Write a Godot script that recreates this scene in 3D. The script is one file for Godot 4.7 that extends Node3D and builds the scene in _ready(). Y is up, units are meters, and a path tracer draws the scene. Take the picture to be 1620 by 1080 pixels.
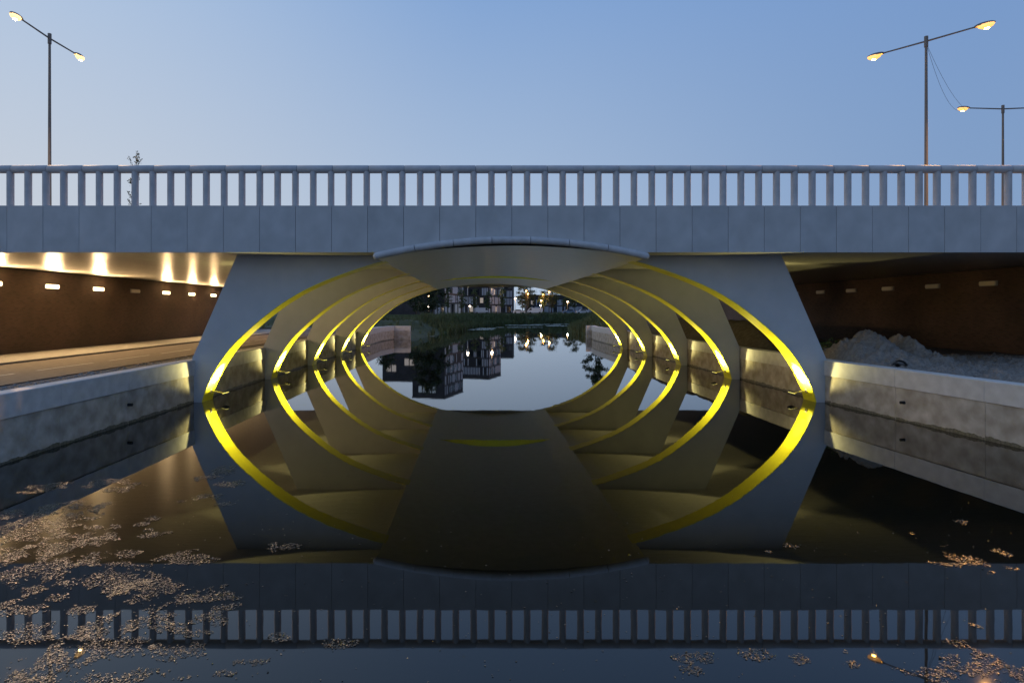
extends Node3D
# Metres, y up. The camera stands over the canal at z = 0 and looks along -z; "d" below is the distance ahead (z = -d).

var M := {}
var taken := {}
var rng := RandomNumberGenerator.new()
const CX := 1.05                # middle of the arch
const FIN_T := 0.8              # thickness of an arch fin
const SOFFIT := 4.92
const FINS := [21.2, 28.27, 35.34, 42.4, 49.45]

# ---------------------------------------------------------------- helpers: nodes
func numbered(n: String) -> String:
	taken[n] = taken.get(n, 0) + 1
	return n if taken[n] == 1 else "%s_%03d" % [n, taken[n] - 1]

func thing(called: String, label: String, category: String, at := Vector3.ZERO, turn := 0.0, group := "") -> Node3D:
	var o := Node3D.new()
	o.name = numbered(called)
	add_child(o)
	o.position = at
	o.rotation.y = turn
	tag(o, label, category, group)
	return o

func tag(o: Node3D, label: String, category: String, group := "") -> void:
	o.set_meta("label", label)
	o.set_meta("category", category)
	if group:
		o.set_meta("group", group)

func part(called: String, mesh: Mesh, mat: Material, parent: Node3D, at := Vector3.ZERO) -> MeshInstance3D:
	var o := MeshInstance3D.new()
	o.name = called
	o.mesh = mesh
	o.material_override = mat
	o.position = at
	parent.add_child(o, true)
	return o

func setting(called: String, mesh: Mesh, mat: Material) -> MeshInstance3D:
	var o := part(called, mesh, mat, self)
	o.set_meta("kind", "structure")
	return o

# ---------------------------------------------------------------- helpers: shapes
func begin() -> SurfaceTool:
	var st := SurfaceTool.new()
	st.begin(Mesh.PRIMITIVE_TRIANGLES)
	st.set_smooth_group(-1)
	return st

func done(st: SurfaceTool) -> ArrayMesh:
	st.generate_normals()
	return st.commit()

func quad(st: SurfaceTool, a: Vector3, b: Vector3, c: Vector3, d: Vector3) -> void:
	# a, b, c, d counter-clockwise seen from outside
	for v in [a, c, b, a, d, c]:
		st.add_vertex(v)

func box(st: SurfaceTool, lo: Vector3, hi: Vector3) -> void:
	var p := []
	for i in 8:
		p.append(Vector3(hi.x if i & 1 else lo.x, hi.y if i & 2 else lo.y, hi.z if i & 4 else lo.z))
	quad(st, p[4], p[5], p[7], p[6]); quad(st, p[1], p[0], p[2], p[3])
	quad(st, p[5], p[1], p[3], p[7]); quad(st, p[0], p[4], p[6], p[2])
	quad(st, p[6], p[7], p[3], p[2]); quad(st, p[0], p[1], p[5], p[4])

func box_mesh(lo: Vector3, hi: Vector3) -> ArrayMesh:
	var st := begin()
	box(st, lo, hi)
	return done(st)

func prism(st: SurfaceTool, poly: PackedVector2Array, z0: float, z1: float, xf := Transform3D()) -> void:
	# poly in the xy plane, extruded from z0 to z1
	if not Geometry2D.is_polygon_clockwise(poly):
		pass
	else:
		poly.reverse()
	var tri := Geometry2D.triangulate_polygon(poly)
	for k in range(0, tri.size(), 3):
		var a := poly[tri[k]]; var b := poly[tri[k + 1]]; var c := poly[tri[k + 2]]
		if (b - a).cross(c - a) < 0.0:
			var t := b; b = c; c = t
		for v in [a, c, b]:
			st.add_vertex(xf * Vector3(v.x, v.y, z1))
		for v in [a, b, c]:
			st.add_vertex(xf * Vector3(v.x, v.y, z0))
	var n := poly.size()
	for i in n:
		var a := poly[i]; var b := poly[(i + 1) % n]
		quad(st, xf * Vector3(a.x, a.y, z0), xf * Vector3(b.x, b.y, z0), xf * Vector3(b.x, b.y, z1), xf * Vector3(a.x, a.y, z1))

func chamfered(w: float, h: float, c: float) -> PackedVector2Array:
	return PackedVector2Array([Vector2(c, 0), Vector2(w - c, 0), Vector2(w, c), Vector2(w, h - c), Vector2(w - c, h), Vector2(c, h), Vector2(0, h - c), Vector2(0, c)])

func tube(st: SurfaceTool, path: Array, radii: Array, n := 12, caps := true) -> void:
	st.set_smooth_group(1)
	var rings := []
	for i in path.size():
		var dir: Vector3 = (path[mini(i + 1, path.size() - 1)] - path[maxi(i - 1, 0)]).normalized()
		var side: Vector3 = dir.cross(Vector3.UP if absf(dir.y) < 0.9 else Vector3.RIGHT).normalized()
		var up: Vector3 = side.cross(dir)
		var ring := []
		for k in n:
			var a := TAU * k / n
			ring.append(path[i] + (side * cos(a) + up * sin(a)) * radii[i])
		rings.append(ring)
	for i in path.size() - 1:
		for k in n:
			var k2 := (k + 1) % n
			quad(st, rings[i][k2], rings[i][k], rings[i + 1][k], rings[i + 1][k2])
	st.set_smooth_group(-1)
	if caps:
		for e in [0, path.size() - 1]:
			for k in n:
				var b: Vector3 = rings[e][k]; var c: Vector3 = rings[e][(k + 1) % n]
				for v in ([path[e], b, c] if e == 0 else [path[e], c, b]):
					st.add_vertex(v)

func blob(st: SurfaceTool, at: Vector3, r: Vector3, seg := 10, ring := 6, y0 := -1.0, y1 := 1.0, turn := Basis()) -> void:
	# part of an ellipsoid between the heights y0 and y1 (of the unit sphere)
	st.set_smooth_group(1)
	var e0 := asin(y0); var e1 := asin(y1)
	for i in ring:
		for k in seg:
			var q := []
			for uv in [[k, i], [k + 1, i], [k + 1, i + 1], [k, i + 1]]:
				var a: float = -TAU * uv[0] / seg
				var e: float = lerpf(e0, e1, float(uv[1]) / ring)
				q.append(at + turn * (Vector3(cos(a) * cos(e), sin(e), sin(a) * cos(e)) * r))
			quad(st, q[0], q[1], q[2], q[3])
	st.set_smooth_group(-1)

func mesh_of(f: Callable) -> ArrayMesh:
	var st := begin()
	f.call(st)
	return done(st)

func tube_mesh(path: Array, radii: Array, n := 12) -> ArrayMesh:
	var st := begin()
	tube(st, path, radii, n)
	return done(st)

# ---------------------------------------------------------------- helpers: materials
func lin(r: float, g: float, b: float) -> Color:
	return Color(r, g, b).linear_to_srgb()

func noise_tex(freq: float, lo: Color, hi: Color, sd := 1, oct := 4, size := 512, mid := 0.5) -> NoiseTexture2D:
	var n := FastNoiseLite.new()
	n.seed = sd
	n.noise_type = FastNoiseLite.TYPE_SIMPLEX_SMOOTH
	n.frequency = freq
	n.fractal_octaves = oct
	var g := Gradient.new()
	g.set_color(0, lo)
	g.set_color(1, hi)
	g.set_offset(0, maxf(0.0, mid - 0.4))
	g.set_offset(1, minf(1.0, mid + 0.4))
	var t := NoiseTexture2D.new()
	t.width = size; t.height = size
	t.seamless = true
	t.noise = n
	t.color_ramp = g
	return t

func mat(name_: String, lo: Color, hi: Color, rough: float, scale := 0.3, freq := 0.012, sd := 1, bump := 0.0) -> StandardMaterial3D:
	var m := StandardMaterial3D.new()
	m.resource_name = name_
	m.albedo_texture = noise_tex(freq, lo, hi, sd)
	m.uv1_triplanar = true
	m.uv1_world_triplanar = true
	m.uv1_scale = Vector3.ONE * scale
	m.roughness = rough
	if bump > 0.0:
		m.heightmap_enabled = true
		m.heightmap_texture = noise_tex(0.05, Color.BLACK, Color.WHITE, sd + 7)
		m.heightmap_scale = bump
	return m

func plain(name_: String, c: Color, rough: float, metal := 0.0) -> StandardMaterial3D:
	var m := StandardMaterial3D.new()
	m.resource_name = name_
	m.albedo_color = c
	m.roughness = rough
	m.metallic = metal
	return m

func glow(name_: String, c: Color, e: float) -> StandardMaterial3D:
	var m := plain(name_, lin(0.6, 0.6, 0.6), 0.4)
	m.emission_enabled = true
	m.emission = c
	m.emission_energy_multiplier = e
	return m

func brick_texture(sd: int) -> ImageTexture:
	# fine print of brickwork that is too far away to tell single bricks apart: 8 x 24 bricks a tile
	var r := RandomNumberGenerator.new()
	r.seed = sd
	var im := Image.create(512, 512, false, Image.FORMAT_RGB8)
	im.fill(lin(0.075, 0.062, 0.055))
	for row in 24:
		for k in 8:
			var t := r.randf()
			var c := Color(0.084, 0.049, 0.035).lerp(Color(0.108, 0.062, 0.043), t)
			if r.randf() < 0.12:
				c = c * 0.75
			var x0 := int((k + (0.5 if row % 2 else 0.0)) * 64) + 2
			for x in 60:
				for y in 18:
					var v := 0.96 + 0.08 * r.randf()
					im.set_pixel((x0 + x) % 512, row * 512 / 24 + y + 1, lin(c.r * v, c.g * v, c.b * v))
	return ImageTexture.create_from_image(im)

func make_materials() -> void:
	M.panel = mat("fibre concrete panel", lin(0.43, 0.445, 0.46), lin(0.49, 0.505, 0.52), 0.7, 0.3, 0.007, 3, 0.05)
	M.panel2 = mat("fibre concrete panel, duller", lin(0.40, 0.42, 0.44), lin(0.48, 0.50, 0.52), 0.7, 0.27, 0.008, 13, 0.05)
	for m in [M.panel, M.panel2]:
		m.detail_enabled = true
		m.detail_blend_mode = BaseMaterial3D.BLEND_MODE_MUL
		m.detail_albedo = noise_tex(0.012, lin(0.88, 0.88, 0.87), Color.WHITE, 61, 3)
		m.detail_uv_layer = BaseMaterial3D.DETAIL_UV_2
		m.uv2_triplanar = true
		m.uv2_world_triplanar = true
		m.uv2_scale = Vector3(0.16, 0.10, 0.16)
	M.rail = mat("concrete rail", lin(0.38, 0.39, 0.41), lin(0.48, 0.49, 0.51), 0.6, 0.5, 0.01, 5)
	M.fin = mat("painted fin", lin(0.40, 0.42, 0.44), lin(0.46, 0.48, 0.5), 0.55, 0.22, 0.006, 6, 0.02)
	M.yellow = mat("yellow paint", lin(0.65, 0.61, 0.025), lin(0.74, 0.70, 0.035), 0.38, 0.5, 0.01, 8)
	M.soffit = mat("soffit board", lin(0.40, 0.385, 0.35), lin(0.50, 0.48, 0.44), 0.3, 0.3, 0.01, 9)
	M.soffit.uv1_scale = Vector3(0.12, 0.5, 1.6)
	M.soffit.roughness_texture = noise_tex(0.02, Color(0.55, 0.55, 0.55), Color(1, 1, 1), 19)
	M.soffit.roughness = 0.44
	M.soffit.metallic_specular = 0.3
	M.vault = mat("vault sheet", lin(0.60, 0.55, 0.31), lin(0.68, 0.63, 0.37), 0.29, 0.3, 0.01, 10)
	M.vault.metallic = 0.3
	M.deck = mat("deck concrete", lin(0.2, 0.2, 0.2), lin(0.28, 0.28, 0.27), 0.8, 0.3)
	M.quay = mat("stained quay concrete", lin(0.44, 0.41, 0.36), lin(0.60, 0.565, 0.51), 0.8, 0.16, 0.01, 11, 0.6)
	M.quay.detail_enabled = true
	M.quay.detail_blend_mode = BaseMaterial3D.BLEND_MODE_MUL
	M.quay.detail_albedo = noise_tex(0.02, lin(0.6, 0.56, 0.5), Color.WHITE, 31, 5)
	M.quay.detail_uv_layer = BaseMaterial3D.DETAIL_UV_1
	M.algae = mat("wet algae film", lin(0.07, 0.068, 0.048), lin(0.17, 0.16, 0.125), 0.5, 0.7, 0.03, 44)
	M.coping = mat("coping concrete", lin(0.48, 0.47, 0.45), lin(0.60, 0.59, 0.57), 0.75, 0.4, 0.01, 12, 0.15)
	M.asphalt = mat("red-grey asphalt", lin(0.10, 0.076, 0.06), lin(0.15, 0.116, 0.094), 0.85, 0.35, 0.02, 14)
	M.paving = mat("pavement slabs", lin(0.26, 0.245, 0.22), lin(0.38, 0.36, 0.32), 0.8, 0.6, 0.02, 15)
	M.kerb = mat("kerb stone", lin(0.18, 0.17, 0.16), lin(0.26, 0.25, 0.235), 0.8, 0.8)
	M.paint = mat("road paint", lin(0.3, 0.29, 0.27), lin(0.5, 0.49, 0.46), 0.7, 1.0, 0.03)
	M.gravel = mat("gravel ground", lin(0.07, 0.067, 0.062), lin(0.24, 0.23, 0.22), 0.95, 0.8, 0.05, 16, 2.0)
	M.stone = mat("loose stone", lin(0.15, 0.15, 0.15), lin(0.36, 0.36, 0.36), 0.9, 2.0, 0.02, 17)
	M.earth = mat("bare earth", lin(0.055, 0.047, 0.04), lin(0.13, 0.112, 0.098), 0.95, 0.3, 0.02, 18, 2.5)
	M.sand = mat("sand heap", lin(0.15, 0.136, 0.12), lin(0.28, 0.255, 0.23), 0.95, 0.5, 0.03, 20, 3.0)
	M.grass_ground = mat("grassy ground", lin(0.02, 0.032, 0.012), lin(0.05, 0.07, 0.026), 0.95, 0.1, 0.02, 21)
	M.reed = plain("reed blade", lin(0.05, 0.085, 0.028), 0.6)
	M.reed.vertex_color_use_as_albedo = true
	M.reed.albedo_color = Color.WHITE
	M.weed = plain("duckweed", Color.WHITE, 0.32)
	M.weed.vertex_color_use_as_albedo = true
	M.brick = StandardMaterial3D.new()
	M.brick.resource_name = "far brickwork"
	M.brick.albedo_texture = brick_texture(4)
	M.brick.uv1_triplanar = true
	M.brick.uv1_world_triplanar = true
	M.brick.uv1_scale = Vector3(0.57, 0.64, 0.57)
	M.brick.roughness = 0.8
	M.brick.detail_enabled = true
	M.brick.detail_blend_mode = BaseMaterial3D.BLEND_MODE_MUL
	M.brick.detail_albedo = noise_tex(0.004, lin(0.6, 0.58, 0.55), Color.WHITE, 33, 4)
	M.brick.detail_uv_layer = BaseMaterial3D.DETAIL_UV_2
	M.brick.uv2_triplanar = true
	M.brick.uv2_world_triplanar = true
	M.brick.uv2_scale = Vector3.ONE * 0.12
	M.metal = plain("weathered galvanised steel", lin(0.15, 0.14, 0.13), 0.55, 0.3)
	M.dark_metal = plain("dark steel", lin(0.05, 0.05, 0.055), 0.45, 0.5)
	M.black = plain("black rubber", lin(0.01, 0.01, 0.01), 0.7)
	M.housing = plain("lamp housing", lin(0.3, 0.28, 0.24), 0.5)
	M.diffuser_off = plain("unlit diffuser", lin(0.62, 0.56, 0.42), 0.35)
	M.wall_glow = glow("wall lamp glow", lin(1.0, 0.72, 0.38), 8.0)
	M.sodium = glow("sodium lamp glow", lin(1.0, 0.42, 0.055), 1.7)
	M.sodium_core = glow("sodium lamp arc", lin(1.0, 0.45, 0.08), 170.0)
	M.warm_core = glow("warm lamp arc", lin(1.0, 0.62, 0.25), 150.0)
	M.warm = glow("warm lamp glow", lin(1.0, 0.6, 0.22), 2.0)
	M.flood = glow("flood lens glow", lin(1.0, 0.9, 0.22), 3.0)
	M.water = StandardMaterial3D.new()
	M.water.resource_name = "still canal water"
	M.water.albedo_color = lin(0.006, 0.0065, 0.004)
	M.water.roughness = 0.018
	M.water.metallic_specular = 0.5
	var rn := FastNoiseLite.new()
	rn.seed = 5
	rn.frequency = 0.012
	rn.fractal_octaves = 3
	var rt := NoiseTexture2D.new()
	rt.width = 1024; rt.height = 1024; rt.seamless = true; rt.as_normal_map = true; rt.bump_strength = 2.0
	rt.noise = rn
	M.water.normal_enabled = true
	M.water.normal_texture = rt
	M.water.normal_scale = 0.01
	M.water.uv1_triplanar = true
	M.water.uv1_world_triplanar = true
	M.water.uv1_scale = Vector3(0.09, 0.09, 0.09)
	M.facade = mat("dark facade", lin(0.016, 0.017, 0.022), lin(0.034, 0.035, 0.042), 0.7, 0.05)
	M.facade_fin = plain("pale facade strip", lin(0.5, 0.53, 0.58), 0.6)
	M.glass = plain("dark window glass", lin(0.02, 0.025, 0.03), 0.08)
	M.pale_wall = mat("pale low building", lin(0.12, 0.13, 0.14), lin(0.17, 0.18, 0.19), 0.8, 0.1)
	M.lit_window = glow("lit window", lin(1.0, 0.72, 0.38), 0.2)
	M.dim_window = glow("dim window", lin(0.62, 0.78, 0.9), 0.16)
	M.bark = mat("bark", lin(0.025, 0.02, 0.016), lin(0.06, 0.05, 0.04), 0.9, 0.8)
	M.leaf = plain("leaf", Color.WHITE, 0.6)
	M.leaf.vertex_color_use_as_albedo = true
	M.leaf.backlight_enabled = true
	M.leaf.backlight = lin(0.25, 0.3, 0.1)
	M.car_white = plain("white car paint", lin(0.55, 0.57, 0.6), 0.3)
	M.car_blue = plain("blue-grey car paint", lin(0.14, 0.2, 0.3), 0.3, 0.2)
	M.car_dark = plain("dark car paint", lin(0.05, 0.06, 0.08), 0.3, 0.2)

# ---------------------------------------------------------------- sky
func sky_color(az: float, el: float) -> Color:
	# dusk: afterglow far off to the left, ahead of the camera; deeper blue away from it and towards the zenith
	var w := 0.5 + 0.5 * cos(az - deg_to_rad(-75.0))
	var low: Array = [[0.0, Color(0.24, 0.32, 0.47)], [0.3, Color(0.245, 0.36, 0.55)], [0.63, Color(0.46, 0.56, 0.69)], [0.9, Color(0.62, 0.65, 0.69)], [1.0, Color(0.70, 0.69, 0.68)]]
	var high: Array = [[0.0, Color(0.17, 0.295, 0.55)], [0.3, Color(0.17, 0.31, 0.60)], [0.63, Color(0.215, 0.365, 0.65)], [0.9, Color(0.39, 0.53, 0.75)], [1.0, Color(0.43, 0.56, 0.76)]]
	var pick := func(t: Array) -> Color:
		for i in t.size() - 1:
			if w <= t[i + 1][0]:
				var k: float = smoothstep(0.0, 1.0, (w - t[i][0]) / (t[i + 1][0] - t[i][0])) * 0.4 + 0.6 * (w - t[i][0]) / (t[i + 1][0] - t[i][0])
				return t[i][1].lerp(t[i + 1][1], k)
		return t[-1][1]
	var a: Color = pick.call(low)
	var b: Color = pick.call(high)
	var e := rad_to_deg(maxf(el, 0.0))
	var c: Color = a.lerp(b, pow(clampf(e / 28.0, 0.0, 1.0), 1.15))
	return c.lerp(Color(0.15, 0.26, 0.52), smoothstep(25.0, 90.0, e))

func make_sky() -> Texture2D:
	var im := Image.create(512, 256, false, Image.FORMAT_RGBF)
	for y in 256:
		var el := (0.5 - (y + 0.5) / 256.0) * PI
		for x in 512:
			im.set_pixel(x, y, sky_color((x + 0.5) / 512.0 * TAU, el))
	return ImageTexture.create_from_image(im)

# ---------------------------------------------------------------- the arch
const ARCH := [[0.0, 5.13], [1.5, 5.08], [3.0, 4.94], [4.3, 4.70], [5.64, 4.27], [6.49, 3.93], [7.19, 3.57], [8.0, 3.03], [9.1, 2.08], [9.67, 1.38], [10.1, 0.60], [10.3, 0.0], [10.45, -0.9]]

func arch(x: float) -> float:
	x = absf(x)
	for i in ARCH.size() - 1:
		if x <= ARCH[i + 1][0]:
			var p0: Array = ARCH[maxi(i - 1, 0)]; var p1: Array = ARCH[i]; var p2: Array = ARCH[i + 1]; var p3: Array = ARCH[mini(i + 2, ARCH.size() - 1)]
			var t: float = (x - p1[0]) / (p2[0] - p1[0])
			var m1: float = 0.0 if i == 0 else (p2[1] - p0[1]) / (p2[0] - p0[0])
			var m2: float = (p3[1] - p1[1]) / (p3[0] - p1[0])
			var h: float = p2[0] - p1[0]
			return (2 * t ** 3 - 3 * t ** 2 + 1) * p1[1] + (t ** 3 - 2 * t ** 2 + t) * h * m1 + (-2 * t ** 3 + 3 * t ** 2) * p2[1] + (t ** 3 - t ** 2) * h * m2
	return -0.9

func arch_points(from: float, lift: float) -> Array:
	# points of the arch from |x| = from down to the foot, moved outwards by lift
	var out := []
	var xs := []
	var x := from
	while x < 9.0:
		xs.append(x); x += 0.3
	while x < 10.45:
		xs.append(x); x += 0.08
	xs.append(10.45)
	for v in xs:
		var t := Vector2(0.02, arch(v + 0.02 if v < 10.43 else v) - arch(v if v < 10.43 else v - 0.02)).normalized()
		out.append(Vector2(v, arch(v)) + Vector2(-t.y, t.x) * lift)
	return out

func build_bridge() -> void:
	var b := thing("bridge", "grey concrete canal bridge with round balusters and yellow lined arch fins", "bridge")
	# fascia panels, each with its own edges; the middle ones are cut along the rim of the vault
	var pitch := 1.1425
	var rim := func(x: float) -> float: return 5.30 - 0.50 * pow((x - CX) / 4.23, 2.0)
	var mats := [M.panel, M.panel2]
	for k in range(-9, 38):
		var x0 := -14.92 + pitch * k + 0.006
		var x1 := x0 + pitch - 0.012
		var poly := PackedVector2Array()
		var n := 8
		for i in n + 1:
			var x := lerpf(x0, x1, float(i) / n)
			var y := SOFFIT
			if absf(x - CX) < 4.1:
				y = maxf(SOFFIT, rim.call(x))
			poly.append(Vector2(x, y))
		poly.append(Vector2(x1, 6.385)); poly.append(Vector2(x1 - 0.012, 6.4)); poly.append(Vector2(x0 + 0.012, 6.4)); poly.append(Vector2(x0, 6.385))
		part("fascia_panel", mesh_of(func(st): prism(st, poly, -20.16, -20.0 - 0.006 * fposmod(k * 0.618, 1.0))), mats[absi(k * 7) % 3 % 2], b)
	var xa := -14.92 - pitch * 9
	var xb := -14.92 + pitch * 38
	# parapet beam behind the panels, balusters, handrail
	part("parapet_beam", box_mesh(Vector3(xa, 5.9, -20.55), Vector3(xb, 6.394, -20.17)), M.panel2, b)
	var bal := mesh_of(func(st): tube(st, [Vector3(0, 6.39, 0), Vector3(0, 7.52, 0)], [0.106, 0.106], 20))
	for k in range(-18, 76):
		part("baluster", bal, M.rail, b, Vector3(-14.99 + pitch * 0.5 * k, 0, -20.25))
	var seg := mesh_of(func(st):
		var w := pitch - 0.012
		tube(st, [Vector3(0, 7.6, 0), Vector3(0.008, 7.6, 0), Vector3(w - 0.008, 7.6, 0), Vector3(w, 7.6, 0)], [0.118, 0.128, 0.128, 0.118], 24))
	for k in range(-9, 38):
		part("handrail", seg, M.rail, b, Vector3(-14.92 + pitch * k + 0.006, 0, -20.25))
	part("handrail_core", tube_mesh([Vector3(xa, 7.6, -20.25), Vector3(xb, 7.6, -20.25)], [0.1, 0.1], 12), M.deck, b)
	# deck with the slot of light between its two halves
	var deck := mesh_of(func(st):
		box(st, Vector3(xa, 5.7, -38.0), Vector3(xb, 6.2, -20.56))
		box(st, Vector3(xa, 5.7, -50.0), Vector3(xb, 6.2, -40.0))
		box(st, Vector3(xa, 5.7, -39.99), Vector3(CX - 3.42, 6.19, -38.01))
		box(st, Vector3(CX + 3.42, 5.7, -39.99), Vector3(xb, 6.19, -38.01)))
	part("deck", deck, M.deck, b)
	part("fascia_beam", box_mesh(Vector3(xa, SOFFIT + 0.002, -50.5), Vector3(xb, 6.4, -50.28)), M.panel, b)
	part("handrail", tube_mesh([Vector3(xa, 7.3, -50.38), Vector3(xb, 7.3, -50.38)], [0.12, 0.12], 12), M.rail, b)
	var post := mesh_of(func(st): tube(st, [Vector3(0, 6.39, 0), Vector3(0, 7.25, 0)], [0.1, 0.1], 8))
	for k in range(0, 46):
		part("baluster", post, M.rail, b, Vector3(xa + 0.6 + pitch * k, 0, -50.38))
	# underside over the two quays and roads
	part("soffit", box_mesh(Vector3(xa, SOFFIT + 0.004, -50.27), Vector3(CX - 4.24, SOFFIT + 0.1, -20.17)), M.soffit, b)
	part("soffit", box_mesh(Vector3(CX + 4.24, SOFFIT + 0.004, -50.27), Vector3(xb, SOFFIT + 0.1, -20.17)), M.soffit, b)
	# vault between the fins, open along a lens-shaped slot
	var slot := func(x: float) -> float: return 1.0 * maxf(0.0, 1.0 - pow(x / 3.4, 2.0))
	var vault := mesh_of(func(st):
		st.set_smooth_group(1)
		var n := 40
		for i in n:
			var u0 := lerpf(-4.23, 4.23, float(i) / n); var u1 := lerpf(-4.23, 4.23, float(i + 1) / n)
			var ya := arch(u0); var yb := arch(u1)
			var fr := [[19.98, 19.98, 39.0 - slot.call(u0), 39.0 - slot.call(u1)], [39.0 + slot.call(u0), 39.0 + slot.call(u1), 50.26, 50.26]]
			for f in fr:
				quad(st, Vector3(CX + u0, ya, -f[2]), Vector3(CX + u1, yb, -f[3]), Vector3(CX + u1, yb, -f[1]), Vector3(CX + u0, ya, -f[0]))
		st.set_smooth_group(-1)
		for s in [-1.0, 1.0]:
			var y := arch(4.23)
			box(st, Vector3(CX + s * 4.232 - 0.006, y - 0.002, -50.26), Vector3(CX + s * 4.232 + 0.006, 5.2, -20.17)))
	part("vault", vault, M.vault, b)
	var lining := mesh_of(func(st):
		st.set_smooth_group(1)
		var n := 32
		for s in [-1.0, 1.0]:
			for i in n:
				var u0 := lerpf(-3.4, 3.4, float(i) / n); var u1 := lerpf(-3.4, 3.4, float(i + 1) / n)
				var z0: float = -39.0 + s * slot.call(u0); var z1: float = -39.0 + s * slot.call(u1)
				var a := Vector3(CX + u0, arch(u0) - 0.01, z0); var c := Vector3(CX + u1, arch(u1) - 0.01, z1)
				if s < 0: quad(st, a, c, Vector3(c.x, 6.3, z1), Vector3(a.x, 6.3, z0))
				else: quad(st, c, a, Vector3(a.x, 6.3, z0), Vector3(c.x, 6.3, z1))
		st.set_smooth_group(-1))
	part("skylight_lining", lining, M.yellow, b)
	# rim of the vault: seven tube lengths with joints
	for k in 7:
		var pts := []
		var rad := []
		for i in 9:
			var u := lerpf(-4.26, 4.26, (k + lerpf(0.008, 0.992, i / 8.0)) / 7.0)
			pts.append(Vector3(CX + u, rim.call(CX + u) + 0.0, -19.93)); rad.append(0.115)
		var mesh := mesh_of(func(st):
			tube(st, pts, rad, 16)
			if k == 0: blob(st, pts[0], Vector3.ONE * 0.115, 14, 8)
			if k == 6: blob(st, pts[8], Vector3.ONE * 0.115, 14, 8))
		part("vault_rim", mesh, M.rail, b)
	# five fins on either side, yellow on the edge that faces the water
	for s in [-1.0, 1.0]:
		var poly := PackedVector2Array([Vector2(s * 10.67, -1.0), Vector2(s * 10.67, 1.4), Vector2(s * 9.13, SOFFIT + 0.03), Vector2(s * 3.6, SOFFIT + 0.03)])
		for p in arch_points(3.6, 0.022):
			poly.append(Vector2(p.x * s, p.y))
		var fin := mesh_of(func(st): prism(st, poly, -FIN_T, 0.0))
		var strip := mesh_of(func(st):
			var pa := arch_points(4.1, 0.0); var pb := arch_points(4.1, 0.02)
			for i in pa.size() - 1:
				var a := Vector2(pa[i].x * s, pa[i].y); var c := Vector2(pa[i + 1].x * s, pa[i + 1].y)
				var a2 := Vector2(pb[i].x * s, pb[i].y); var c2 := Vector2(pb[i + 1].x * s, pb[i + 1].y)
				st.set_smooth_group(1)
				if s > 0:
					quad(st, Vector3(a.x, a.y, -FIN_T - 0.004), Vector3(a.x, a.y, 0.004), Vector3(c.x, c.y, 0.004), Vector3(c.x, c.y, -FIN_T - 0.004))
				else:
					quad(st, Vector3(a.x, a.y, 0.004), Vector3(a.x, a.y, -FIN_T - 0.004), Vector3(c.x, c.y, -FIN_T - 0.004), Vector3(c.x, c.y, 0.004))
				st.set_smooth_group(-1)
				for z in [0.004, -FIN_T - 0.004]:
					quad(st, Vector3(a.x, a.y, z), Vector3(a2.x, a2.y, z), Vector3(c2.x, c2.y, z), Vector3(c.x, c.y, z)))
		for d in FINS:
			var f := part("arch_fin", fin, M.fin, b, Vector3(CX, 0, -d))
			part("yellow_lining", strip, M.yellow, f)

func build_floodlights() -> void:
	var order := ["nearest", "second", "third", "fourth", "farthest"]
	for s in [-1.0, 1.0]:
		for i in FINS.size():
			var at := Vector3(CX + s * 10.14, 0.33, -FINS[i] - 0.4)
			var side := "left" if s < 0 else "right"
			var which: String = order[i]
			var t := thing("floodlight", "small floodlight on a short arm at the %s fin foot on the %s" % [which, side], "floodlight", at, 0.0, "floodlights at the feet of the arch fins")
			var tip := Vector3(-s * 0.46, -0.10, 0.0)
			part("arm", tube_mesh([Vector3(s * 0.06, 0.02, 0), Vector3(-s * 0.1, -0.01, 0), tip], [0.014, 0.014, 0.014], 8), M.metal, t)
			part("mounting_plate", box_mesh(Vector3(s * 0.035 - 0.012, -0.06, -0.06), Vector3(s * 0.035 + 0.012, 0.08, 0.06)), M.metal, t)
			# head: a shallow tilted box with a lens that looks up along the lining
			var head := part("head", mesh_of(func(st): prism(st, chamfered(0.18, 0.07, 0.015), -0.11, 0.11, Transform3D(Basis(), Vector3(-0.09, -0.07, 0)))), M.dark_metal, t, tip + Vector3(0, 0.03, 0))
			var up := Vector3(s * 0.28, 1.0, 0.0).normalized()
			head.basis = Basis(Vector3(up.y, -up.x, 0), up, Vector3(0, 0, 1))
			part("lens", box_mesh(Vector3(-0.075, 0.002, -0.095), Vector3(0.075, 0.008, 0.095)), M.flood, head)
			for beam in [["flood_beam", FLOOD, 27.0, 0.55], ["flood_spill", FLOOD_SPILL, 82.0, 0.25]]:
				var l := SpotLight3D.new()
				l.name = beam[0]
				l.light_color = lin(1.0, 0.92, 0.5) if beam[0] == "flood_beam" else lin(1.0, 0.86, 0.32)
				l.light_energy = beam[1]
				l.light_size = 0.05
				l.spot_angle = beam[2]
				l.spot_angle_attenuation = 1.0
				l.spot_range = 30.0
				l.spot_attenuation = 2.0
				l.shadow_enabled = true
				t.add_child(l, true)
				l.position = tip + up * 0.06 + Vector3(0, 0.03, 0)
				l.look_at_from_position(t.position + l.position, t.position + l.position + Vector3(s * beam[3], 1.0, 0.0), Vector3(0, 0, 1))

const FLOOD := 900.0
const FLOOD_SPILL := 19.0
const WALL := 25.0
const STREET := 1000.0

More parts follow.
